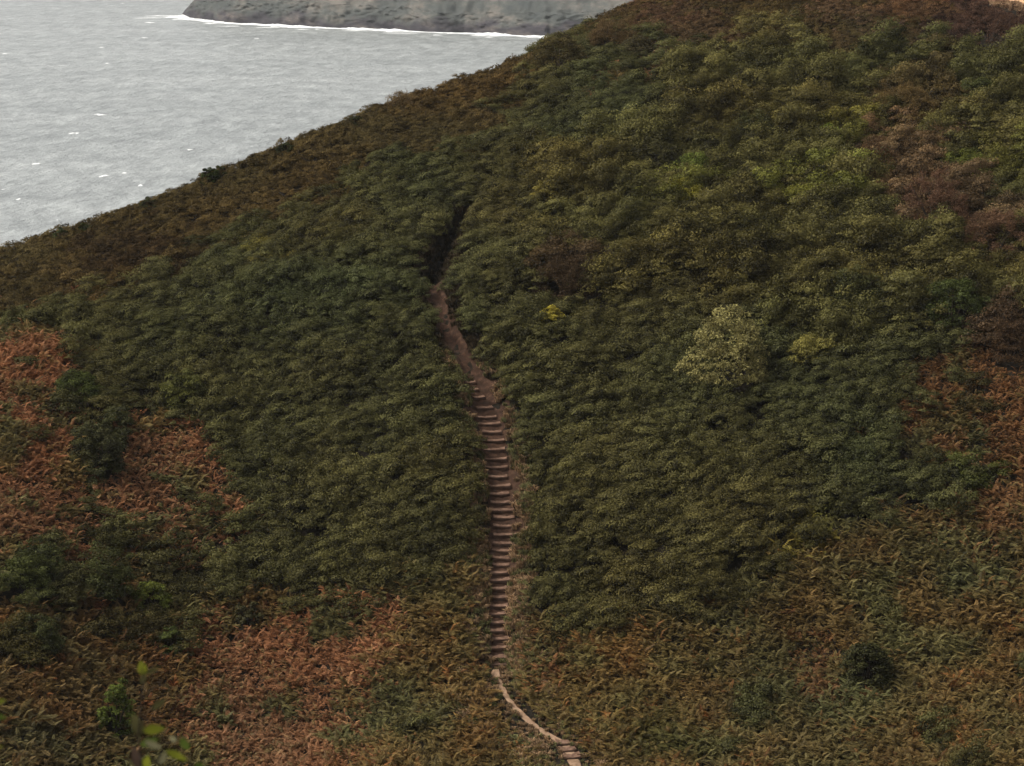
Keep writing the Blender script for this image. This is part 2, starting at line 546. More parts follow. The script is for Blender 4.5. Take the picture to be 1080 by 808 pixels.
# ------------------------------------------------------------------ the path
def path_sheet(name, W, RR, mat, prof, step=.25, ext=1.0, lift=0.0, nz=.05, seed=0):
    t = np.r_[0, np.cumsum(np.hypot(*np.diff(W[:, :2], axis=0).T))]
    s = np.arange(0, t[-1], step)
    x = np.interp(s, t, W[:, 0]); y = np.interp(s, t, W[:, 1]); r = np.interp(s, t, RR)
    # smooth the centre line
    k = np.ones(9) / 9
    xs_, ys_ = np.convolve(np.pad(x, 4, 'edge'), k, 'valid'), np.convolve(np.pad(y, 4, 'edge'), k, 'valid')
    dx, dy = np.gradient(xs_), np.gradient(ys_)
    L = np.hypot(dx, dy); nx, ny = -dy / L, dx / L
    q = np.linspace(-1, 1, 25)
    wob = 1 + .32 * fbm(s[:, None] / 1.1 + seed, np.sign(q)[None] * 7 + 0 * s[:, None], 41 + seed, 2)
    off = q[None] * (r * ext)[:, None] * wob
    X = xs_[:, None] + nx[:, None] * off; Y = ys_[:, None] + ny[:, None] * off
    Z = h_raw(X, Y) + np.interp(np.abs(q), *prof)[None] + lift + nz * fbm(X / .35, Y / .35, 55 + seed, 3)
    m, n = X.shape
    i = np.arange(m * n).reshape(m, n)
    F = np.c_[i[:-1, :-1].ravel(), i[:-1, 1:].ravel(), i[1:, 1:].ravel(), i[1:, :-1].ravel()]
    return link(name, mesh_np(name, np.c_[X.ravel(), Y.ravel(), Z.ravel()], F, True), mat)


structure(path_sheet('hillside_path', PATH_W[3:], PATH_R[3:], M_soil, ([0, .35, .55, .85, 1.0], [-.62, -.6, -.38, -.12, -.05]), ext=1.42, nz=.13))
structure(path_sheet('footpath', LOW_W, LOW_R, M_pale, ([0, .7, 1.0], [.05, .03, -.14]), ext=1.0, nz=.05, seed=3))

STEPS = [(496, 403, 7), (499, 411, 8), (506, 419, 9), (512, 430, 11), (514, 440, 12), (515.5, 447, 13), (519, 455.5, 14), (521, 464.5, 15),
         (520, 474, 16), (522.5, 484, 15), (523, 493, 15), (524, 503, 15), (525, 512.5, 15), (526, 521, 15), (527.5, 530, 15), (529, 538, 15), (531, 546, 14),
         (532, 555, 14), (532.5, 564, 15), (532, 573, 15), (530.5, 581, 16), (529, 588.5, 14), (527, 596, 14), (525.5, 604, 16),
         (525, 612, 16), (525, 621, 13), (525.5, 630, 14), (525, 639, 13), (525, 647.5, 15), (526, 656.5, 16), (525.5, 665, 15), (526, 674, 16), (525, 683, 18), (525, 693, 17), (526, 700.5, 20)]


def step_mesh(w, depth, hgt, seed, mode):
    """tread: a worn, dished slab of trodden soil; riser: a rough board across its front. Local +Y points uphill, origin on the tread's front edge."""
    q = random.Random(seed)
    if mode == 'tread':
        nx, ny = 12, 5
        V = []; F = []
        for j in range(ny + 1):
            for i in range(nx + 1):
                a = i / nx * 2 - 1
                x = a * w / 2 * (1 + .04 * math.sin(j * 2.1 + seed))
                y = j / ny * (depth + .12) - .02
                z = .055 * abs(a) ** 2.4 + q.uniform(-.012, .012) - .02 * (j == 0)
                y += .05 * abs(a) ** 2 * (1 if seed % 3 else -1) * (j == 0)
                V.append((x, y, z))
        n = nx + 1
        for j in range(ny):
            for i in range(nx): F.append((j * n + i, j * n + i + 1, (j + 1) * n + i + 1, (j + 1) * n + i))
        # skirts
        top = len(V)
        rim = [i for i in range(n)] + [j * n + nx for j in range(1, ny + 1)] + [ny * n + i for i in range(nx - 1, -1, -1)] + [j * n for j in range(ny - 1, 0, -1)]
        for k in rim: V.append((V[k][0], V[k][1], V[k][2] - hgt - .15))
        for k in range(len(rim)):
            a, b = rim[k], rim[(k + 1) % len(rim)]
            F.append((a, top + k, top + (k + 1) % len(rim), b))
        return V, F
    nx = 10
    prof = [(-.075, -.06), (-.055, -.015), (-.02, -.005), (.0, -.03), (.0, -hgt), (-.07, -hgt), (-.085, -hgt * .5)]
    V = []; F = []
    W2 = w * (1.04 + .06 * q.random())
    for i in range(nx + 1):
        a = i / nx * 2 - 1
        for (y, z) in prof:
            V.append((a * W2 / 2, y - .022 + .05 * abs(a) ** 2 * (1 if seed % 3 else -1) + q.uniform(-.008, .008), z - .02 + .05 * abs(a) ** 2.4 + q.uniform(-.008, .008)))
    m = len(prof)
    for i in range(nx):
        for k in range(m):
            a = i * m + k; b = i * m + (k + 1) % m
            F.append((a, b, b + m, a + m))
    F.append(tuple(range(m - 1, -1, -1))); F.append(tuple(nx * m + k for k in range(m)))
    return V, F


def py_mesh(name, V, F, smooth=False):
    me = bpy.data.meshes.new(name); me.from_pydata(V, [], F); me.update()
    if smooth: me.polygons.foreach_set('use_smooth', np.ones(len(me.polygons), bool))
    return me


def flight(name, label, steps, off, mat, hf):
    pts = [hit(u, v, off, hf) for u, v, w in steps]        # top to bottom
    base = pts[-1]
    root = bpy.data.objects.new(name, None); COL.objects.link(root)
    root.location = Vector((base[0], base[1], base[2] - .3))
    root.empty_display_size = .5
    tag(root, label, 'steps')
    for i, (u, v, w) in enumerate(steps):
        p = pts[i]
        up = pts[i - 1] if i else p + (p - pts[1])
        dn = pts[i + 1] if i + 1 < len(pts) else p + (p - pts[i - 1])
        d = up - p
        depth = max(.45, math.hypot(d[0], d[1])); hgt = max(.2, p[2] - dn[2])
        wid = w / FPX * p[1] * random.uniform(1.4, 1.85)
        ang = -math.atan2(up[0] - dn[0], up[1] - dn[1]) * .55 + random.uniform(-.07, .07)
        V, F = step_mesh(wid, depth, hgt, i, 'tread')
        s = link('step', py_mesh('step', V, F), mat, root)
        s.location = Vector(p) - root.location
        s.location.x += random.uniform(-.05, .05)
        s.rotation_euler = (0, random.uniform(-.03, .03), ang)
        V, F = step_mesh(wid, depth, hgt * .92, i, 'riser')
        r = link('riser_board', py_mesh('riser_board', V, F), M_timber, s)
    return root


flight('hillside_stairs', 'long flight of worn red earth steps with dark timber risers climbing between the dark scrub', STEPS, -.42, M_tread, h_raw)
flight('footpath_steps', 'three short earth steps at the lower end of the narrow pale footpath',
       [(594, 784, 9), (600, 791, 11), (603, 798.5, 12)], .14, M_tread, h_raw)

# stubble field in the top corner
def field():
    P = [(1012, -18), (1034, 0), (1060, 6), (1085, 13), (1120, 20), (1180, 22), (1260, 20)]
    W = np.array([hit(u, v) for u, v in P])
    rows = 26
    V = []; F = []
    for j in range(rows):
        for i in range(len(W)):
            p = W[i] + np.array([j * .35, j * 2.2, 0])
            V.append((p[0], p[1], 0))
    V = np.array(V)
    # refine for the ground's shape
    V[:, 2] = h_ground(V[:, 0], V[:, 1]) + .22
    n = len(W)
    F = [(j * n + i, j * n + i + 1, (j + 1) * n + i + 1, (j + 1) * n + i) for j in range(rows - 1) for i in range(n - 1)]
    return mesh_np('stubble_field', V, F, True), W


fm, FIELD_W = field()
structure(link('field', fm, M_stubble))


# ------------------------------------------------------------------ foliage meshes
def leaves(C, Nn, ln, wd, rng, tilt=.7, var=None, curl=0.0):
    """rhombic leaves at centres C facing roughly Nn"""
    n = len(C)
    Nn = Nn + rng.normal(0, tilt, (n, 3)); Nn /= np.linalg.norm(Nn, axis=1)[:, None]
    t = rng.normal(0, 1, (n, 3)); t -= (t * Nn).sum(1)[:, None] * Nn; t /= np.linalg.norm(t, axis=1)[:, None] + 1e-9
    b = np.cross(Nn, t)
    l = ln * rng.uniform(.7, 1.3, (n, 1)); w = wd * rng.uniform(.7, 1.3, (n, 1))
    V = np.stack([C - t * l / 2, C + b * w / 2 + Nn * l * .08, C + t * l / 2 - Nn * curl * l, C - b * w / 2 + Nn * l * .08], 1).reshape(-1, 3)
    F = np.arange(4 * n).reshape(n, 4)
    if var is None: var = rng.uniform(0, 1, n)
    return V, F, np.repeat(var, 4)


def foliage_mesh(name, V, F, var):
    me = mesh_np(name, V, F)
    a = me.attributes.new('vary', 'FLOAT', 'POINT')
    a.data.foreach_set('value', np.asarray(var, np.float32))
    return me


def dome_tufts(rng, n, rx, rz, flat=.0):
    """tuft centres spread over a dome"""
    ph = rng.uniform(0, 2 * np.pi, n); c = rng.uniform(-.12, 1, n)
    s = np.sqrt(np.clip(1 - c * c, 0, 1))
    rr = rng.uniform(.72, 1.05, n)
    return np.c_[s * np.cos(ph) * rx * rr, s * np.sin(ph) * rx * rr, np.clip(c, 0.02, 1) * rz * rr + .05]


def clump(name, seed, rx=.8, rz=1.0, nt=22, nl=34, tr=.27, ll=.13, lw=.085, tilt=.33, shear=.45):
    """a wind-leant mound of tufts, each tuft a shell of small leaves"""
    rng = np.random.default_rng(seed)
    T = dome_tufts(rng, nt, rx, rz)
    C = []; NN = []; VV = []
    for k in range(len(T)):
        d = rng.normal(0, 1, (nl, 3)); d /= np.linalg.norm(d, axis=1)[:, None]
        d[:, 2] = np.abs(d[:, 2]) * .75 + .25 * d[:, 2]
        r = tr * rng.uniform(.65, 1.4)
        q = d * r * rng.uniform(.8, 1.08, (nl, 1)) * [1.25, 1, 1.0]
        q[:, 0] += shear * q[:, 2]
        C.append(T[k] + q)
        NN.append(d + [-.1, 0, .2])
        VV.append(np.clip(rng.uniform(-.05, 1.0) + rng.normal(0, .09, nl), 0, 1))  # random tone per tuft, its dark tufts standing in for shaded gaps
    C = np.concatenate(C); NN = np.concatenate(NN); VV = np.concatenate(VV)
    C[:, 0] += shear * .6 * C[:, 2]
    return foliage_mesh(name, *leaves(C, NN, ll, lw, rng, tilt, VV, .1))


def fern(name, seed, fronds=7, L=1.0, pin=12):
    """bracken: arching fronds, each with two rows of tapering pinnae, most of them combed the same way by the wind"""
    rng = np.random.default_rng(seed)
    V = []; F = []; var = []
    for f in range(fronds):
        a = rng.choice([np.pi, 0.0], p=[.6, .4]) + rng.normal(0, .95)
        lean = rng.uniform(.6, 1.1)
        ln = L * rng.uniform(.5, 1.15)
        d = np.array([math.cos(a), math.sin(a), 0]); side = np.array([-d[1], d[0], 0])
        h0 = rng.uniform(.15, .6)
        base = d * rng.uniform(-.1, .15) + side * rng.uniform(-.25, .25)
        fv = rng.uniform(.1, .9)
        arch = rng.uniform(-.08, .16); rise = rng.uniform(-.1, .32)
        def pt(t):
            return base + d * (ln * lean * t) + np.array([0, 0, h0 * min(1, .3 + 1.6 * t) + ln * (rise * t + arch * (t - 1.15 * t * t))])
        roll = rng.uniform(-.6, .6)
        for i in range(pin):
            t = .1 + .9 * i / pin
            p = pt(t); q = pt(min(1.02, t + .07))
            wl = ln * .25 * (1 - t) ** .8 + .03
            ax = (q - p) / np.linalg.norm(q - p); pw = ln * .036
            for s in (-1, 1):
                sd = side * s * math.cos(roll) + np.array([0, 0, s * math.sin(roll) - .2]) + d * .55
                sd = sd / np.linalg.norm(sd)
                e = p + sd * wl * rng.uniform(.85, 1.1)
                k = len(V)
                V += [p, (p + e) / 2 + ax * pw, e, (p + e) / 2 - ax * pw]
                F.append((k, k + 1, k + 2, k + 3)); var += [np.clip(fv + rng.normal(0, .08), 0, 1)] * 4
        p0, p1 = base, pt(.9)
        k = len(V); mid = pt(.4)
        V += [p0 - side * .012, p0 + side * .012, mid + side * .009, mid - side * .009]; F.append((k, k + 1, k + 2, k + 3)); var += [.3] * 4
        k = len(V)
        V += [mid - side * .009, mid + side * .009, p1 + side * .004, p1 - side * .004]; F.append((k, k + 1, k + 2, k + 3)); var += [.3] * 4
    return foliage_mesh(name, np.array(V), np.array(F), var)


def twigs(name, seed, n=260, R_=.8, H=1.0, wd=.02, lv=180):
    """fine bare twigs fanning out, with a few small leaves"""
    rng = np.random.default_rng(seed)
    V = []; F = []; var = []
    for i in range(n):
        a = rng.uniform(0, 2 * np.pi); c = rng.uniform(.15, 1); s = math.sqrt(1 - c * c)
        d = np.array([s * math.cos(a) * R_, s * math.sin(a) * R_, c * H]) * rng.uniform(.75, 1.1)
        p0 = d * rng.uniform(.25, .6) + rng.normal(0, .06, 3); p0[2] = max(p0[2], 0)
        p1 = d + rng.normal(0, .09, 3)
        sd = np.cross(p1 - p0, rng.normal(0, 1, 3)); sd /= np.linalg.norm(sd) + 1e-9
        k = len(V); V += [p0 - sd * wd, p0 + sd * wd, p1 + sd * wd * .3, p1 - sd * wd * .3]
        F.append((k, k + 1, k + 2, k + 3)); var += [rng.uniform(0, .8)] * 4
    V = np.array(V); F = np.array(F)
    if lv:
        T = dome_tufts(rng, lv, R_, H)
        v2, f2, a2 = leaves(T + rng.normal(0, .06, T.shape), T / R_, .1, .05, rng, .8)
        F = np.r_[F, f2 + len(V)]; V = np.r_[V, v2]; var = list(var) + list(a2)
    return foliage_mesh(name, V, F, var)


def grass(name, seed, n=70, H=.5):
    rng = np.random.default_rng(seed)
    V = []; F = []; var = []
    for i in range(n):
        a = rng.uniform(0, 2 * np.pi); r = rng.uniform(0, .3)
        b = np.array([math.cos(a) * r, math.sin(a) * r, 0]); d = np.array([math.cos(a), math.sin(a), 0])
        h = H * rng.uniform(.5, 1.2); o = rng.uniform(.1, .5)
        s = np.array([-d[1], d[0], 0]) * .036
        m = b + d * o * h * .35 + [0, 0, h * .65]; e = b + d * o * h * 1.3 + [0, 0, h * rng.uniform(.55, 1)]
        k = len(V); V += [b - s, b + s, m + s, m - s, m - s, m + s, e, e]
        F += [(k, k + 1, k + 2, k + 3), (k + 4, k + 5, k + 6, k + 7)]; var += [rng.uniform(0, 1)] * 8
    return foliage_mesh(name, np.array(V) , np.array(F), var)


# ------------------------------------------------------------------ vegetation map
def in_poly(u, v, poly):
    c = np.zeros(u.shape, bool)
    n = len(poly)
    for i in range(n):
        x1, y1 = poly[i]; x2, y2 = poly[(i + 1) % n]
        m = ((y1 > v) != (y2 > v)) & (u < (x2 - x1) * (v - y1) / (y2 - y1 + 1e-9) + x1)
        c ^= m
    return c


SKY_U = np.array([s[0] for s in SKY] + [1400.]); SKY_V = np.array([s[1] for s in SKY] + [-60.])
SCRUB, HEATH, THICKET, RUST, OLIVE, DRY, NONE = range(7)
RUST_P = [[(-260, 340), (40, 342), (100, 352), (88, 392), (70, 425), (96, 448), (88, 500), (120, 528), (108, 600), (70, 620), (0, 600), (-260, 622)],
          [(122, 432), (192, 438), (232, 486), (275, 556), (225, 582), (170, 586), (112, 560), (120, 490)],
          [(160, 690), (222, 640), (300, 652), (352, 628), (412, 618), (420, 668), (385, 730), (396, 808), (340, 850), (200, 850), (166, 762)],
          [(952, 385), (1005, 360), (1100, 345), (1340, 350), (1340, 572), (1050, 570), (996, 536), (968, 482), (940, 458)],
          [(606, 84), (650, 66), (704, 54), (700, 74), (660, 92), (616, 104)],
          [(558, 660), (592, 648), (604, 690), (590, 735), (566, 720)],
          [(824, 668), (876, 672), (880, 728), (835, 742)],
          [(60, 700), (110, 690), (128, 760), (80, 790)]]
LOWL_U = [-300, 0, 100, 200, 300, 400, 500, 560, 640, 760, 850, 900, 960, 1080, 1300]
LOWL_V = [640, 585, 585, 590, 618, 598, 590, 640, 655, 640, 575, 545, 530, 565, 560]
PATCH = [  # u, v, ru, rv, species, tint or None
    (50, 715, 120, 95, OLIVE, (.12, .095, .055)),
    (105, 470, 22, 32, SCRUB, (.045, .055, .030)), (80, 412, 28, 16, SCRUB, (.05, .06, .03)),
    (200, 606, 60, 16, SCRUB, (.055, .06, .033)), (20, 612, 40, 18, SCRUB, (.055, .068, .03)), (245, 590, 40, 30, SCRUB, None),
    (25, 680, 34, 26, SCRUB, (.05, .055, .027)), (130, 655, 34, 18, SCRUB, (.055, .058, .03)), (330, 600, 60, 26, SCRUB, None),
    (60, 620, 30, 18, SCRUB, None), (110, 560, 24, 22, SCRUB, None), (690, 770, 40, 30, OLIVE, (.08, .08, .04)), (200, 545, 22, 16, OLIVE, None),
    (1012, 412, 20, 14, SCRUB, (.055, .058, .03)), (1045, 500, 20, 12, SCRUB, (.07, .085, .03)), (850, 560, 24, 26, OLIVE, (.115, .12, .04)),
    (740, 35, 55, 22, HEATH, (.13, .098, .07)), (830, 36, 45, 10, THICKET, (.105, .105, .05)), (900, 50, 90, 16, HEATH, (.11, .085, .05)),
    (930, 10, 100, 14, HEATH, (.15, .105, .075)), (700, 12, 40, 10, HEATH, (.12, .08, .06)), (640, 30, 40, 14, HEATH, (.09, .075, .045)),
    (1040, 30, 70, 34, HEATH, (.085, .06, .06)), (990, 215, 44, 42, THICKET, (.12, .09, .064)), (1052, 250, 40, 30, THICKET, (.12, .092, .064)),
    (930, 170, 34, 30, THICKET, (.12, .09, .062)), (965, 110, 40, 36, THICKET, (.1, .085, .045)), (594, 290, 38, 20, THICKET, (.06, .05, .034)),
    (880, 150, 26, 20, THICKET, (.09, .1, .032)), (838, 208, 46, 16, THICKET, (.12, .145, .045)), (723, 213, 30, 10, THICKET, (.12, .14, .045)),
    (265, 262, 22, 10, SCRUB, (.1, .1, .035)), (135, 270, 70, 22, HEATH, (.075, .058, .036)),
    (1065, 350, 30, 22, THICKET, (.06, .045, .034)), (1050, 180, 40, 18, THICKET, (.08, .09, .03))]

TINT = {SCRUB: (.075, .070, .024), HEATH: (.112, .078, .028), THICKET: (.091, .081, .025), RUST: (.245, .112, .052), OLIVE: (.126, .095, .035), DRY: (.15, .115, .062)}


def warm(c):
    return (c[0] * 1.02, c[1] * .86, c[2] * .58)


def classify(x, y, z):
    u, v = to_px(x, y, z + .5)
    jit = RNG.normal(0, 9, (2, len(x)))
    wu = u + jit[0] + 22 * fbm(x / 4.5, y / 7, 61, 3); wv = v + jit[1] + 13 * fbm(x / 4.5, y / 7, 67, 3)
    n = len(x)
    far = RNG.uniform(0, 1, n) < .3                  # stray plants seeded well outside their own patch
    rju = wu + np.where(far, RNG.normal(0, 26, n), 0); rjv = wv + np.where(far, RNG.normal(0, 18, n), 0)
    sp = np.full(n, SCRUB)
    tint = np.zeros((n, 3))
    skyv = np.interp(wu, SKY_U, SKY_V)
    below = wv - skyv
    n1 = fbm(x / 14, y / 18, 71, 3)
    sp[(below < 68 + 36 * n1) & (wu < 660)] = HEATH
    sp[(wu > 560) & (wv < 335 + 60 * n1 - (wu < 640) * (640 - wu) * 1.5)] = THICKET
    sp[(wu > 580) & (wv < 42 + 24 * n1)] = HEATH
    sp[(wu < 690) & (wu > 540) & (wv < 175 - .35 * (wu - 540)) & (sp == THICKET)] = SCRUB
    low = wv > np.interp(wu, LOWL_U, LOWL_V)
    sp[low] = OLIVE
    lown = fbm(x / 3.2, y / 4.5, 83, 3)
    sp[low & (lown < -.52)] = SCRUB
    for k in range(6):
        t = np.array(TINT[k]); tint[sp == k] = t
    for pl in RUST_P:
        m = in_poly(rju, rjv, pl)
        sp[m] = RUST; tint[m] = TINT[RUST] if pl[0][0] not in (558, 824, 60, 952) else (.185, .092, .038)
    for (pu, pvv, ru, rv, s, tt) in PATCH:
        d = ((wu - pu) / ru) ** 2 + ((wv - pvv) / rv) ** 2
        m = d < 1
        sp[m] = s; tint[m] = warm(tt) if tt else TINT[s]
    m = (sp == RUST) & (fbm(x / 2.2, y / 3.2, 111, 3) > .15)
    sp[m] = OLIVE; tint[m] = TINT[OLIVE]
    # natural variation of hue from plant to plant and in drifts
    a = fbm(x / 6, y / 9, 91, 3)[:, None]; b = fbm(x / 1.6, y / 2.2, 97, 2)[:, None]
    tint *= 1 + .30 * a + .20 * b + RNG.normal(0, 1, (n, 1)) * np.where(sp == THICKET, .17, np.where(sp == SCRUB, .13, .08))[:, None]
    c = fbm(x / 9, y / 12, 101, 3)
    hue = np.c_[1 + .15 * c, 1 - .02 * c, 1 - .12 * c]
    tint *= hue
    # bracken turns from rust to straw to green plant by plant
    k = RNG.uniform(0, 1, n)
    m = (sp == RUST) & (k < .12); tint[m] = tint[m] * [.8, 1.1, 1.0]
    m = (sp == RUST) & (k > .95); tint[m] = tint[m] * [1.15, 1.35, 1.3]
    g = fbm(x / 2.6, y / 3.4, 107, 2)
    m = (sp == OLIVE); tint[m] *= np.c_[1 + .32 * np.clip(g[m], -.5, 1), 1 - .05 * g[m], 1 - .12 * g[m]]
    m = (sp == OLIVE) & (k < .05); tint[m] = tint[m] * [1.3, .9, .85]
    m = (sp == OLIVE) & (k > .93); tint[m] = tint[m] * [1.25, 1.25, 1.2]
    return sp, np.clip(tint, .008, .9), u, v


# distinct shrubs: (pixel u, pixel v of the foot, radius px, height px) fill later; keep the mass out of their footprint
SHRUBS = []


def scatter(spacing, y0, y1, side=.30):
    P = []
    y = y0
    while y < y1:
        w = side * y
        x = np.arange(-w, w, spacing)
        P.append(np.c_[x, np.full(len(x), y)])
        y += spacing
    P = np.concatenate(P)
    P += RNG.uniform(-.5, .5, P.shape) * spacing
    return P


def veg_filter(P, grow, shrubs=True):
    x, y = P[:, 0], P[:, 1]
    z = h_raw(x, y)
    keep = z > 3
    d, r = path_dist(x, y, PATH_W, PATH_R)
    keep &= d > r * .92 + grow + np.where(y > PATH_W[3][1], .25, 0)
    d2, r2 = path_dist(x, y, LOW_W, LOW_R)
    keep &= ~((d2 < r2 + grow * 1.0 + .25))
    # ground just in front of the thin footpath stays low, or it would hide it
    for k in (1.2, 2.4):
        dd, rr = path_dist(x, y + k, LOW_W, LOW_R)
        keep &= ~((dd < rr + .55) & (grow > .3))
    for (sx, sy, sr) in SHRUB_FOOT:
        keep &= np.hypot(x - sx, y - sy) > sr * .6 + np.where(y < sy, .35, 0)
    fd, _ = path_dist(x, y, FIELD_W, np.ones(len(FIELD_W)))
    fu, fv_ = to_px(x, y, z)
    keep &= ~((fu > 1030) & (fv_ < np.interp(fu, [1030, 1040, 1062, 1085, 1120, 1180, 1260], [-10, -3, 3, 9, 16, 22, 20]) + 15))
    return keep, z


def instancer(name, label, P, Z, tint, scale, meshes, mat, zs=None, lean=.12, sink=.05, turn=.6):
    """one mass of plants: points on the hill, each carrying its own copy, turn, size and tint"""
    n = len(P)
    me = bpy.data.meshes.new(name)
    me.vertices.add(n)
    me.vertices.foreach_set('co', np.c_[P, Z - sink].astype(np.float32).ravel())
    def att(nm, ty, data, key='value'):
        a = me.attributes.new(nm, ty, 'POINT'); a.data.foreach_set(key, np.asarray(data).ravel())
    att('tint', 'FLOAT_VECTOR', tint.astype(np.float32), 'vector')
    rot = np.c_[RNG.normal(0, lean, n), RNG.normal(0, lean, n), RNG.normal(0, turn, n)]
    att('rot', 'FLOAT_VECTOR', rot.astype(np.float32), 'vector')
    zs = RNG.uniform(.8, 1.2, n) if zs is None else zs
    att('size', 'FLOAT_VECTOR', np.c_[scale, scale, scale * zs].astype(np.float32), 'vector')
    att('pick', 'INT', RNG.integers(0, len(meshes), n).astype(np.int32))
    o = link(name, me, mat)
    tag(o, label, kind='stuff')
    ng = bpy.data.node_groups.new(name, 'GeometryNodeTree')
    ng.interface.new_socket('Geometry', in_out='INPUT', socket_type='NodeSocketGeometry')
    ng.interface.new_socket('Geometry', in_out='OUTPUT', socket_type='NodeSocketGeometry')
    gi = ng.nodes.new('NodeGroupInput'); go = ng.nodes.new('NodeGroupOutput')
    jn = ng.nodes.new('GeometryNodeJoinGeometry')
    srcs = []
    for m in meshes:
        if not m.materials: m.materials.append(mat)
        so = bpy.data.objects.new(m.name + '_source', m)
        srcs.append(so)
    for so in reversed(srcs):
        oi = ng.nodes.new('GeometryNodeObjectInfo'); oi.inputs['Object'].default_value = so
        oi.inputs['As Instance'].default_value = False
        g2 = ng.nodes.new('GeometryNodeGeometryToInstance')
        ng.links.new(oi.outputs['Geometry'], g2.inputs[0]); ng.links.new(g2.outputs[0], jn.inputs[0])
    ip = ng.nodes.new('GeometryNodeInstanceOnPoints')
    ip.inputs['Pick Instance'].default_value = True
    ng.links.new(gi.outputs[0], ip.inputs['Points']); ng.links.new(jn.outputs[0], ip.inputs['Instance'])
    def na(nm, ty):
        a = ng.nodes.new('GeometryNodeInputNamedAttribute'); a.data_type = ty; a.inputs['Name'].default_value = nm; return a.outputs['Attribute']
    er = ng.nodes.new('FunctionNodeEulerToRotation')
    ng.links.new(na('rot', 'FLOAT_VECTOR'), er.inputs[0])
    ng.links.new(er.outputs[0], ip.inputs['Rotation'])
    ng.links.new(na('size', 'FLOAT_VECTOR'), ip.inputs['Scale'])
    ng.links.new(na('pick', 'INT'), ip.inputs['Instance Index'])
    ng.links.new(ip.outputs[0], go.inputs[0])
    md = o.modifiers.new('scatter', 'NODES'); md.node_group = ng
    return o


M_leaf = leaf_mat('leaves')
M_frond = leaf_mat('fronds', trans=.3)

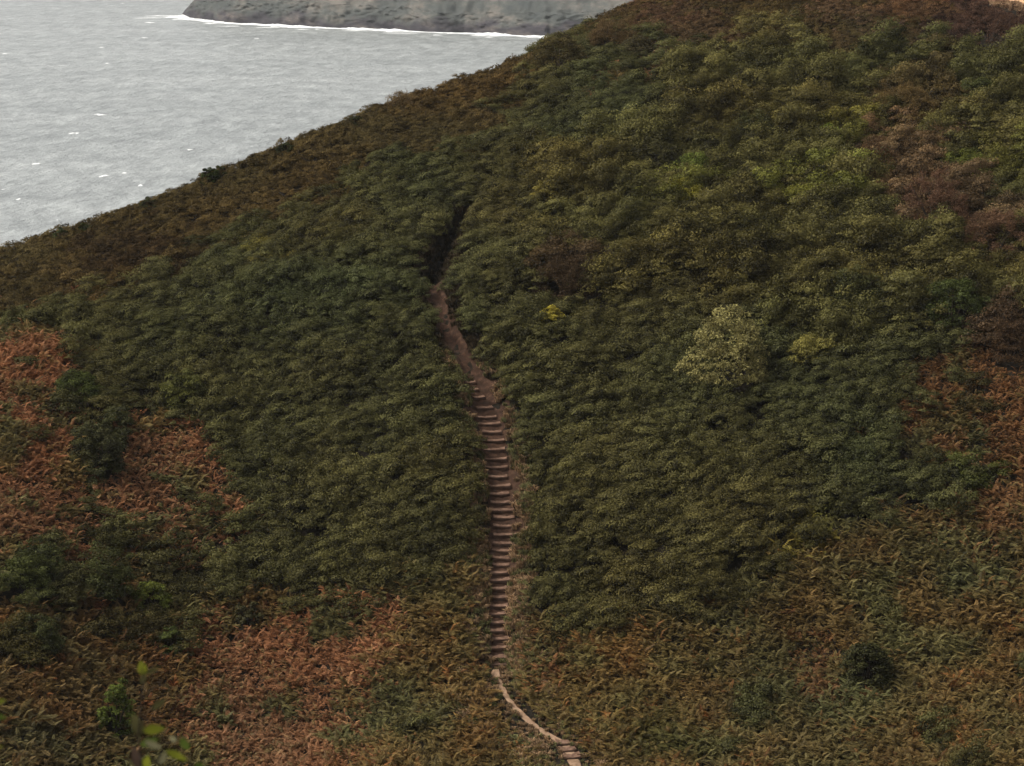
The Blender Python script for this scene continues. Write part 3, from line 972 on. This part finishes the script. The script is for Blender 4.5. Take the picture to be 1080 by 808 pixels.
# ------------------------------------------------------------------ distinct shrubs (things)
# kind, u, v (foot of the crown in the picture), half width px, height px, colour, label
SH = [
 ('pale', 778, 412, 58, 108, (.205, .22, .12), 'large pale silvery-leaved shrub standing out of the dark scrub right of the steps'),
 ('leafy', 1006, 348, 46, 58, (.046, .068, .027), 'big rounded glossy dark green bush above the rust bracken at the right edge'),
 ('leafy', 915, 722, 32, 52, (.035, .042, .022), 'solitary dark round bush standing in the brown bracken near the bottom right'),
 ('leafy', 583, 350, 16, 20, (.22, .22, .045), 'small yellow-flowering gorse bush just above the bend in the dark scrub'),
 ('leafy', 876, 160, 18, 36, (.13, .19, .035), 'small lime green tree, tallest of the bright ones on the upper slope'),
 ('leafy', 738, 198, 28, 36, (.085, .125, .035), 'rounded mid green tree lit on its top, left of the lime green shrubs'),
 ('leafy', 845, 225, 42, 30, (.12, .14, .035), 'broad low yellow-green shrub under the small lime green tree'),
 ('leafy', 724, 226, 28, 22, (.12, .13, .026), 'low yellow-green bush just below the rounded mid green tree'),
 ('leafy', 575, 219, 11, 16, (.14, .14, .05), 'little pale yellow bush alone in the scrub above the top of the path'),
 ('twiggy', 988, 252, 46, 74, (.10, .066, .055), 'large purple-brown bare shrub on the right slope'),
 ('twiggy', 1052, 275, 44, 62, (.11, .075, .06), 'brown half-bare shrub at the right edge beside the purple-brown one'),
 ('twiggy', 1048, 50, 50, 40, (.08, .054, .05), 'dark maroon-brown thicket below the bright stubble field'),
 ('twiggy', 598, 318, 40, 50, (.055, .043, .03), 'dark brown leaning shrub above the yellow gorse bush'),
 ('twiggy', 930, 195, 32, 50, (.085, .06, .042), 'brown twiggy shrub between the lime green tree and the purple-brown shrub'),
 ('leafy', 590, 76, 40, 42, (.06, .058, .03), 'dark rounded bush on the skyline where the hill meets the surf line'),
 ('twiggy', 640, 52, 30, 30, (.10, .08, .05), 'tan bushy shrub on the skyline behind the dark rounded bush'),
 ('leafy', 190, 434, 28, 40, (.065, .08, .03), 'lone leafy green bush at the top of the smaller rust patch'),
 ('leafy', 80, 424, 24, 24, (.055, .08, .03), 'low dark green bush at the upper edge of the large rust bracken'),
 ('leafy', 108, 500, 24, 52, (.040, .048, .028), 'dark blue-green bush between the two rust bracken patches'),
 ('leafy', 122, 775, 24, 56, (.07, .105, .03), 'bright green bush at the left end of the lowest rust bracken'),
 ('leafy', 158, 642, 26, 32, (.08, .11, .03), 'light green bush in the mixed scrub above the lowest rust bracken'),
 ('leafy', 108, 632, 32, 36, (.05, .065, .03), 'dark leafy bush beside the light green one under the big rust bracken'),
 ('leafy', 22, 620, 32, 30, (.055, .075, .03), 'green bush at the left edge below the big rust bracken'),
 ('leafy', 40, 690, 30, 34, (.045, .058, .028), 'dark green bush at the left edge, lower of the two there'),
 ('leafy', 178, 690, 14, 24, (.055, .08, .03), 'small green bush at the top left tip of the lowest rust bracken'),
 ('twiggy', 960, 135, 42, 50, (.11, .09, .048), 'olive-brown wispy tree high on the right slope'),
 ('leafy', 1022, 190, 36, 26, (.075, .10, .028), 'green shrub just above the two brown bare shrubs'),
 ('twiggy', 1068, 385, 30, 56, (.065, .048, .035), 'dark brown shrub at the right edge beside the rust bracken'),
 ('leafy', 856, 386, 26, 20, (.15, .16, .06), 'pale yellowish low bush just right of the silvery shrub'),
 ('leafy', 700, 190, 26, 44, (.045, .05, .026), 'dark crowned tree left of the rounded mid green tree'),
 ('leafy', 262, 660, 18, 26, (.045, .05, .03), 'small dark bush at the top edge of the lowest rust bracken'),
 ('leafy', 672, 62, 22, 26, (.045, .045, .028), 'dark clipped-looking bush above the rusty streak near the skyline'),
 ('leafy', 222, 196, 9, 14, (.03, .045, .02), 'tallest of the small dark bushes breaking the left skyline'),
 ('leafy', 300, 160, 9, 8, (.03, .04, .02), 'flat dark bush on the skyline uphill of the tallest little one'),
 ('leafy', 232, 189, 8, 8, (.035, .045, .022), 'tiny dark bush touching the tallest one on the left skyline'),
 ('leafy', 158, 219, 7, 8, (.035, .045, .022), 'tiny dark bush on the skyline nearest the low end of the hill but two'),
 ('leafy', 92, 241, 8, 9, (.035, .05, .024), 'paired dark tuft-shaped bush low on the left skyline'),
 ('leafy', 66, 248, 7, 7, (.035, .05, .024), 'lowest small bush on the left skyline, nearest the photo edge'),
 ('twiggy', 425, 106, 16, 16, (.12, .1, .065), 'wispy pale twiggy shrub on the middle of the skyline'),
 ('leafy', 375, 126, 8, 6, (.03, .038, .02), 'small dark bush just downhill of the wispy skyline shrub'),
 ('leafy', 1035, 120, 34, 40, (.045, .06, .026), 'dark green tree between the olive wispy tree and the right edge'),
 ('leafy', 800, 160, 30, 36, (.045, .055, .026), 'dark green crown left of the small lime green tree'),
 ('leafy', 640, 200, 26, 26, (.05, .055, .028), 'dull green bush left of the dark crowned tree'),
 ('leafy', 900, 330, 40, 40, (.045, .055, .026), 'broad dull green tree crown left of the glossy dark green bush'),
]


def shrub_mesh(name, kind, w, hgt, seed):
    """w half width and hgt in metres; leaf clumps through the crown's volume, uneven outline"""
    rng = np.random.default_rng(seed)
    area = w * w + w * hgt
    ntuft = int(np.clip(area * (16 if kind != 'pale' else 11), 26, 210))
    if kind == 'pale': hgt = hgt * .92
    T = dome_tufts(rng, ntuft, w * .86, hgt * .86)
    # uneven outline: lobes
    for k in range(5 if kind != 'pale' else 10):
        d = rng.normal(0, 1, 3); d[2] = abs(d[2]); d /= np.linalg.norm(d)
        s = 1 + rng.uniform(-.38, .38) * np.clip((T / [w, w, hgt]) @ d, 0, 1) ** 3
        T = T * s[:, None]
    T[:, 2] = np.maximum(T[:, 2], .1)
    if kind == 'twiggy':
        V = []; F = []; var = []
        n = int(np.clip(area * 170, 400, 4200))
        for i in range(n):
            c = T[rng.integers(len(T))]
            d = rng.normal(0, 1, 3) + c / [w, w, hgt] * .8 + [.4, 0, .5]; d /= np.linalg.norm(d)
            p0 = c + rng.normal(0, .1, 3); tgt = p0 + d * rng.uniform(.2, .5)
            sd = np.cross(tgt - p0, rng.normal(0, 1, 3)); sd /= np.linalg.norm(sd) + 1e-9
            wd = .022
            k = len(V); V += [p0 - sd * wd, p0 + sd * wd, tgt + sd * wd * .3, tgt - sd * wd * .3]
            F.append((k, k + 1, k + 2, k + 3)); var += [rng.uniform(0, .9)] * 4
        V = np.array(V); F = np.array(F)
        n2 = int(n * 1.3)
        dd = rng.normal(0, 1, (n2, 3)); dd /= np.linalg.norm(dd, axis=1)[:, None]; dd[:, 2] = np.abs(dd[:, 2])
        ti = rng.integers(0, len(T), n2)
        tv = rng.uniform(.2, .8, len(T))[ti]
        C = T[ti] + dd * .36 * rng.uniform(.7, 1.1, (n2, 1)) * [1.3, 1, 1]
        v2, f2, a2 = leaves(C, dd + [0, 0, .2], .15, .075, rng, .5, np.clip(tv + rng.normal(0, .15, n2), 0, 1))
        return foliage_mesh(name, np.r_[V, v2], np.r_[F, f2 + len(V)], list(var) + list(a2))
    nl = 60 if kind == 'leafy' else 42
    C = []; NN = []; VV = []
    tr = .34 * np.clip(w / 2, .5, 1.25) * (1.15 if kind == 'pale' else 1)
    if kind == 'pale':
        nl = 46; T[:, 2] = np.where(rng.uniform(0, 1, len(T)) < .35, T[:, 2] * .45, T[:, 2])
        T[:, 0] -= .28 * (hgt * .6 - T[:, 2])
        T += rng.normal(0, .26, T.shape); T[:, 2] = np.maximum(T[:, 2], .1)
        T = T[~((T[:, 0] > .3 * w) & (T[:, 2] < .55 * hgt) & (T[:, 2] > .25 * hgt) & (T[:, 1] < 0))]
    for k in range(len(T)):
        d = rng.normal(0, 1, (nl, 3)); d /= np.linalg.norm(d, axis=1)[:, None]
        d[:, 2] = np.abs(d[:, 2]) * .9 + .1 * d[:, 2]
        C.append(T[k] + d * tr * rng.uniform(.75, 1.1, (nl, 1)) * [1.2, 1, 1])
        NN.append(d + [0, 0, .3]); VV.append(np.clip(rng.uniform(.1, .9) + rng.normal(0, .2, nl), 0, 1))
    ll, lw = (.15, .10) if kind == 'leafy' else (.27, .11)
    return foliage_mesh(name, *leaves(np.concatenate(C), np.concatenate(NN), ll, lw, rng, .38 if kind == 'leafy' else 1.0, np.concatenate(VV), .1))


def stems_mesh(name, w, hgt, seed, n=6):
    q = random.Random(seed)
    V = []; F = []
    for k in range(n):
        a = q.uniform(0, 6.28); tgt = Vector((math.cos(a) * w * .6, math.sin(a) * w * .6, hgt * q.uniform(.6, .85)))
        pts = [Vector((math.cos(a) * .06, math.sin(a) * .06, -.35)), Vector((tgt.x * .3, tgt.y * .3, hgt * .25)), Vector((tgt.x * .65, tgt.y * .65, hgt * .5)), tgt]
        rad = [.05 + .012 * hgt, .045, .03, .012]
        for j in range(4):
            c = len(V)
            for m in range(6):
                b = m / 6 * 6.283
                V.append((pts[j].x + rad[j] * math.cos(b), pts[j].y + rad[j] * math.sin(b), pts[j].z))
            if j:
                for m in range(6): F.append((c - 6 + m, c - 6 + (m + 1) % 6, c + (m + 1) % 6, c + m))
    return py_mesh(name, V, F, True)


SHRUB_FOOT = []
cmats = {}
for i, (kind, u, v, rw, rh, col, label) in enumerate(SH):
    p = hit(u, v)
    sky_v = float(np.interp(u, SKY_U, SKY_V))
    if v < sky_v + 18 and u < 680:      # a skyline bush: stand it on the ridge itself
        D = float(np.interp(u, [s[0] for s in SKY], [s[2] for s in SKY]))
        q = at(u, sky_v + 9, D); p = np.array([q[0], q[1] - 1.0, 0]); p[2] = h_raw(p[0], p[1])[0]
    m = p[1] / FPX
    if rw < 12 and v < 250: rw = rw * 1.35
    if 12 < rh < 25 and v > 200: rh = rh + 8; rw = rw * 1.15
    w = rw * m; hgt = rh * m * 1.02 + (.45 if rh < 15 and v < sky_v + 18 and u < 680 else 0)
    gz = float(h_raw(p[0], p[1])[0])
    root = bpy.data.objects.new('tree' if 'tree' in label else 'shrub', None); COL.objects.link(root)
    back = w * .35
    gz = float(h_raw(p[0], p[1] + back)[0])
    root.location = (p[0], p[1] + back, gz - .05)
    tag(root, label, 'tree' if 'tree' in label else 'shrub', 'distinct shrubs on the hillside')
    if col not in cmats: cmats[col] = leaf_mat('shrub_leaves', (col[0] * 1.25, col[1] * 1.02, col[2] * .7), .25)
    link('foliage', shrub_mesh('foliage', kind, w, hgt, 100 + i), cmats[col], root)
    link('stem', stems_mesh('stem', w * (.6 if kind == 'pale' else 1), hgt * (.5 if kind == 'pale' else .9), 100 + i), M_bark, root)
    SHRUB_FOOT.append((p[0], p[1] + back, w))

# ------------------------------------------------------------------ vegetation masses (stuff)
clumps = [clump('scrub_clump', 20 + k, .92, 1.05 + .2 * (k % 3), 17, 105, .37, .118, .085, .28) for k in range(7)]
crowns = [clump('crown_clump', 40 + k, 1.6, 1.9 + .4 * (k % 3), 34, 120, .52, .15, .105) for k in range(7)]
heaths = [clump('heath_clump', 60 + k, .72, .5 + .1 * (k % 3), 22, 46, .2, .15, .045, .8, .5) for k in range(6)]
ferns = [fern('bracken_plant', 80 + k, 9, .92) for k in range(8)]
grasses = [grass('grass_tuft', 120 + k) for k in range(4)]

P = scatter(1.06, 126, 345)
keep, Z = veg_filter(P, .8)
sp, tint, U, Vv = classify(P[:, 0], P[:, 1], Z)
vis = keep & (U > -170) & (U < 1250) & (Vv < 900) & (Vv > -90)
m = vis & (sp == SCRUB)
big = .75 + .5 * (fbm(P[:, 0] / 3, P[:, 1] / 3, 131, 2) * .5 + .5) + RNG.uniform(0, .35, len(P))
instancer('scrub', 'dense dark green scrub covering the hillside', P[m], Z[m] + .95 * fbm(P[m, 0] / 2.0, P[m, 1] / 3.0, 171, 2), tint[m], big[m] * .92, clumps, M_leaf, sink=.12)
m = vis & (sp == HEATH)
instancer('heath', 'brown-green heath along the skyline', P[m], Z[m] + .3 * fbm(P[m, 0] / 2.6, P[m, 1] / 2.6, 181, 2), tint[m], big[m] * (1 + .5 * np.clip(fbm(P[m, 0] / 1.7, P[m, 1] / 1.7, 187, 2), 0, 1)), heaths, M_leaf, sink=.08)
print('scrub/heath', (vis & (sp == SCRUB)).sum(), m.sum())

P = scatter(2.0, 170, 345)
keep, Z = veg_filter(P, 1.0)
sp, tint, U, Vv = classify(P[:, 0], P[:, 1], Z)
vis = keep & (U > -170) & (U < 1250) & (Vv < 900) & (Vv > -90)
m = vis & (sp == THICKET)
big = .62 + .6 * (fbm(P[:, 0] / 6, P[:, 1] / 6, 137, 2) * .5 + .5) + RNG.uniform(0, .45, len(P))
instancer('thicket', 'tall rounded green thicket on the upper slope', P[m], Z[m], tint[m], big[m], crowns, M_leaf, sink=.2)
print('thicket', m.sum())

P = scatter(.46, 126, 300)
keep, Z = veg_filter(P, .5)
sp, tint, U, Vv = classify(P[:, 0], P[:, 1], Z)
vis = keep & (U > -170) & (U < 1250) & (Vv < 900) & (Vv > -90)
sz = RNG.uniform(.75, 1.2, len(P)) * (.9 + .25 * fbm(P[:, 0] / 2.5, P[:, 1] / 2.5, 141, 2))
m = vis & (sp == RUST)
instancer('rust_bracken', 'rust coloured dying bracken in patches', P[m], Z[m], tint[m], sz[m], ferns, M_frond, sink=.05)
m = vis & (sp == OLIVE)
instancer('olive_bracken', 'olive and brown bracken over the lower slope', P[m], Z[m], tint[m], sz[m] * 1.18, ferns, M_frond, sink=.05)
print('bracken', (vis & (sp == RUST)).sum(), m.sum())

# rough grass on the banks of the path
P = scatter(.27, 132, 185, .12)
x, y = P[:, 0], P[:, 1]
Z = h_raw(x, y)
d, r = path_dist(x, y, PATH_W, PATH_R); d2, r2 = path_dist(x, y, LOW_W, LOW_R)
U, Vv = to_px(x, y, Z)
thr = np.interp(Vv, [380, 480, 560, 640, 700], [.9, .7, .55, .45, .45])
a = (d > r * thr) & (d < r + .9) & (Vv > 370)
b = (d2 < r2 + 3.4) & (d2 > r2 * .75) & (Vv > 690) & (U > 480) & (U < 640)
m = (a | b) & (RNG.uniform(0, 1, len(P)) < .45 + .5 * fbm(x / 1.2, y / 1.2, 161, 2) + .3 * (Vv > 560))
n = m.sum(); print('grass', n)
gt = np.array([.27, .175, .095]) * (1 + .3 * fbm(x[m] / 1.5, y[m] / 1.5, 151, 2)[:, None]) * RNG.uniform(.7, 1.25, (n, 1))
gsel = RNG.uniform(0, 1, n) < .35
gt[gsel] *= [.55, .8, .6]
zz = Z[m] + np.where(d[m] < r[m] * 1.25, np.interp(d[m] / (r[m] * 1.25), [0, .35, .55, .85, 1.0], [-.62, -.6, -.38, -.12, -.05]), 0)
instancer('grass', 'dry brown grass on the banks of the path', P[m], zz, gt, RNG.uniform(.6, 1.1, n) * np.where(d2[m] < 1.4, .55, 1), grasses, M_frond, sink=.02)

# grass tufts tinted dark: the upper cutting's deep shade put into their colour
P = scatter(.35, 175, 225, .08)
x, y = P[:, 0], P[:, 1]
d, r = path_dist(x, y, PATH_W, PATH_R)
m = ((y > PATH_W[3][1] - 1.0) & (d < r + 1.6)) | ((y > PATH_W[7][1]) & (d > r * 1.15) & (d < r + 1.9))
instancer('shade_tinted_undergrowth', 'dead stalks tinted dark for the shade of the cutting above the path', P[m], h_ground(x[m], y[m]), np.array([.05, .036, .02]) * RNG.uniform(.4, 1.6, (m.sum(), 1)), RNG.uniform(.6, 1.2, m.sum()), grasses, M_frond)

# straw grass fringe along the stubble field
t = RNG.uniform(0, len(FIELD_W) - 1.01, 700); i0 = t.astype(int); f = (t - i0)[:, None]
Q = FIELD_W[i0] * (1 - f) + FIELD_W[i0 + 1] * f
Q = Q[:, :2] + RNG.normal(0, .8, (len(Q), 2)) + [0, .6]
instancer('straw_grass', 'pale straw grass along the edge of the stubble field', Q, h_raw(Q[:, 0], Q[:, 1]), np.array([.45, .3, .18]) * RNG.uniform(.6, 1.2, (len(Q), 1)), RNG.uniform(.7, 1.3, len(Q)), grasses, M_frond)

# ------------------------------------------------------------------ sapling close to the camera, out of focus
def leaf_blade(L, W, fold=.18):
    V = []; F = []
    n = 8
    for i in range(n + 1):
        t = i / n
        w = W * math.sin(math.pi * t ** .8) ** .8 * .5 if 0 < t < 1 else .0006
        z = -.25 * L * t * t
        V += [(-w, t * L, z + fold * w), (0, t * L, z), (w, t * L, z + fold * w)]
    for i in range(n):
        for k in (0, 1):
            a = i * 3 + k; F.append((a, a + 1, a + 4, a + 3))
    return V, F


def tube(pts, rads, n=6):
    V = []; F = []
    for j, p in enumerate(pts):
        d = (pts[min(j + 1, len(pts) - 1)] - pts[max(j - 1, 0)]).normalized()
        a = d.cross(Vector((0, 1, .1))).normalized(); b = d.cross(a)
        for m in range(n):
            t = m / n * 6.283; q = p + (a * math.cos(t) + b * math.sin(t)) * rads[j]
            V.append(tuple(q))
        if j:
            c = j * n
            for m in range(n): F.append((c - n + m, c - n + (m + 1) % n, c + (m + 1) % n, c + m))
    return V, F


def plain_leaf(name, col):
    return leaf_mat(name, col, .4, .0, (.75, .75))


LM = {'lime': plain_leaf('lime_leaf', (.32, .34, .04)), 'green': plain_leaf('green_leaf', (.15, .21, .04)), 'olive': plain_leaf('olive_leaf', (.12, .11, .045)),
      'pale': plain_leaf('pale_leaf', (.36, .33, .18)), 'brown': plain_leaf('brown_leaf', (.12, .08, .06))}


def sapling(label, stem_px, twigs_px, leaf_px, D, lname):
    def W(u, v, dd=0): return Vector(at(u, v, D + dd))
    top = [W(u, v) for u, v in stem_px]
    foot = Vector((top[-1].x + .05, D, float(h_raw(np.array([top[-1].x]), np.array([D]))[0])))
    root = bpy.data.objects.new('sapling', None); COL.objects.link(root); root.location = foot
    tag(root, label, 'sapling')
    pts = top + [top[-1] * .6 + foot * .4, foot - Vector((0, 0, .05))]
    rads = [.0007 + .0002 * i for i in range(len(top))] + [.006, .01]
    V, F = tube([p - foot for p in pts], rads)
    st = link('stem', py_mesh('stem', V, F, True), M_bark, root)
    for tw in twigs_px:
        pp = [W(*q) - foot for q in tw]
        V, F = tube(pp, [.0009, .0007, .0005][:len(pp)] if len(pp) <= 3 else [.0014] * len(pp))
        link('twig', py_mesh('twig', V, F, True), M_bark, root)
    for (u, v, lpx, wpx, ang, col, dd) in leaf_px:
        L = .95 * lpx / FPX * D; Wd = .85 * wpx / FPX * D
        V, F = leaf_blade(L, Wd)
        me = py_mesh('leaf', V, F, True)
        o = link('leaf', me, LM[col], root)
        o.location = W(u, v, dd) - foot
        # blade's long axis in the picture plane at angle ang (deg, 0 = right, 90 = up), facing the camera at a slant
        o.rotation_euler = (R(62 + 20 * math.sin(u)), R(18 * math.cos(v)), 0)
        from mathutils import Matrix
        fwd = Vector((0, 1, 0))
        lx = Vector((math.cos(R(ang)), .25, math.sin(R(ang)))).normalized()
        nz = Vector((.25 * math.sin(u * 3), -1, .55)).normalized()
        xx = lx.cross(nz).normalized(); nz = xx.cross(lx).normalized()
        o.rotation_euler = Matrix((xx, lx, nz)).transposed().to_euler()


sapling('blurred sapling near the camera at the bottom left with lime and pale leaves',
        [(150, 700), (151, 720), (149, 745), (146, 775), (150, 812), (155, 860)],
        [[(148, 765), (160, 758), (172, 762)], [(148, 790), (170, 786), (190, 782)], [(149, 738), (160, 728), (172, 716)]],
        [(151, 712, 16, 12, 100, 'lime', 0), (151, 712, 22, 7, 25, 'olive', 0), (150, 722, 14, 8, 85, 'olive', .02),
         (149, 776, 27, 16, 112, 'olive', 0), (151, 771, 26, 13, 5, 'lime', 0), (148, 786, 22, 10, 20, 'green', .01), (152, 782, 24, 9, -28, 'pale', -.02),
         (147, 812, 28, 13, 105, 'brown', 0), (150, 822, 28, 17, 80, 'lime', .01), (192, 778, 22, 12, -75, 'green', 0), (186, 782, 10, 7, 150, 'pale', 0),
         (175, 792, 30, 10, -30, 'lime', 0), (168, 806, 16, 9, 60, 'pale', .02), (160, 748, 20, 9, 35, 'olive', .03), (205, 806, 14, 8, -20, 'green', 0)],
        3.0, 'a')
sapling('out of focus sprig cut off by the left edge with light green leaves',
        [(-14, 728), (-14, 760), (-12, 800), (-10, 860)], [[(-12, 745), (-6, 742), (0, 740)]],
        [(-10, 742, 18, 8, 10, 'lime', 0), (-10, 755, 19, 8, -12, 'green', 0), (-12, 790, 16, 7, 8, 'lime', 0), (-14, 770, 14, 8, 150, 'green', 0)],
        3.05, 'b')
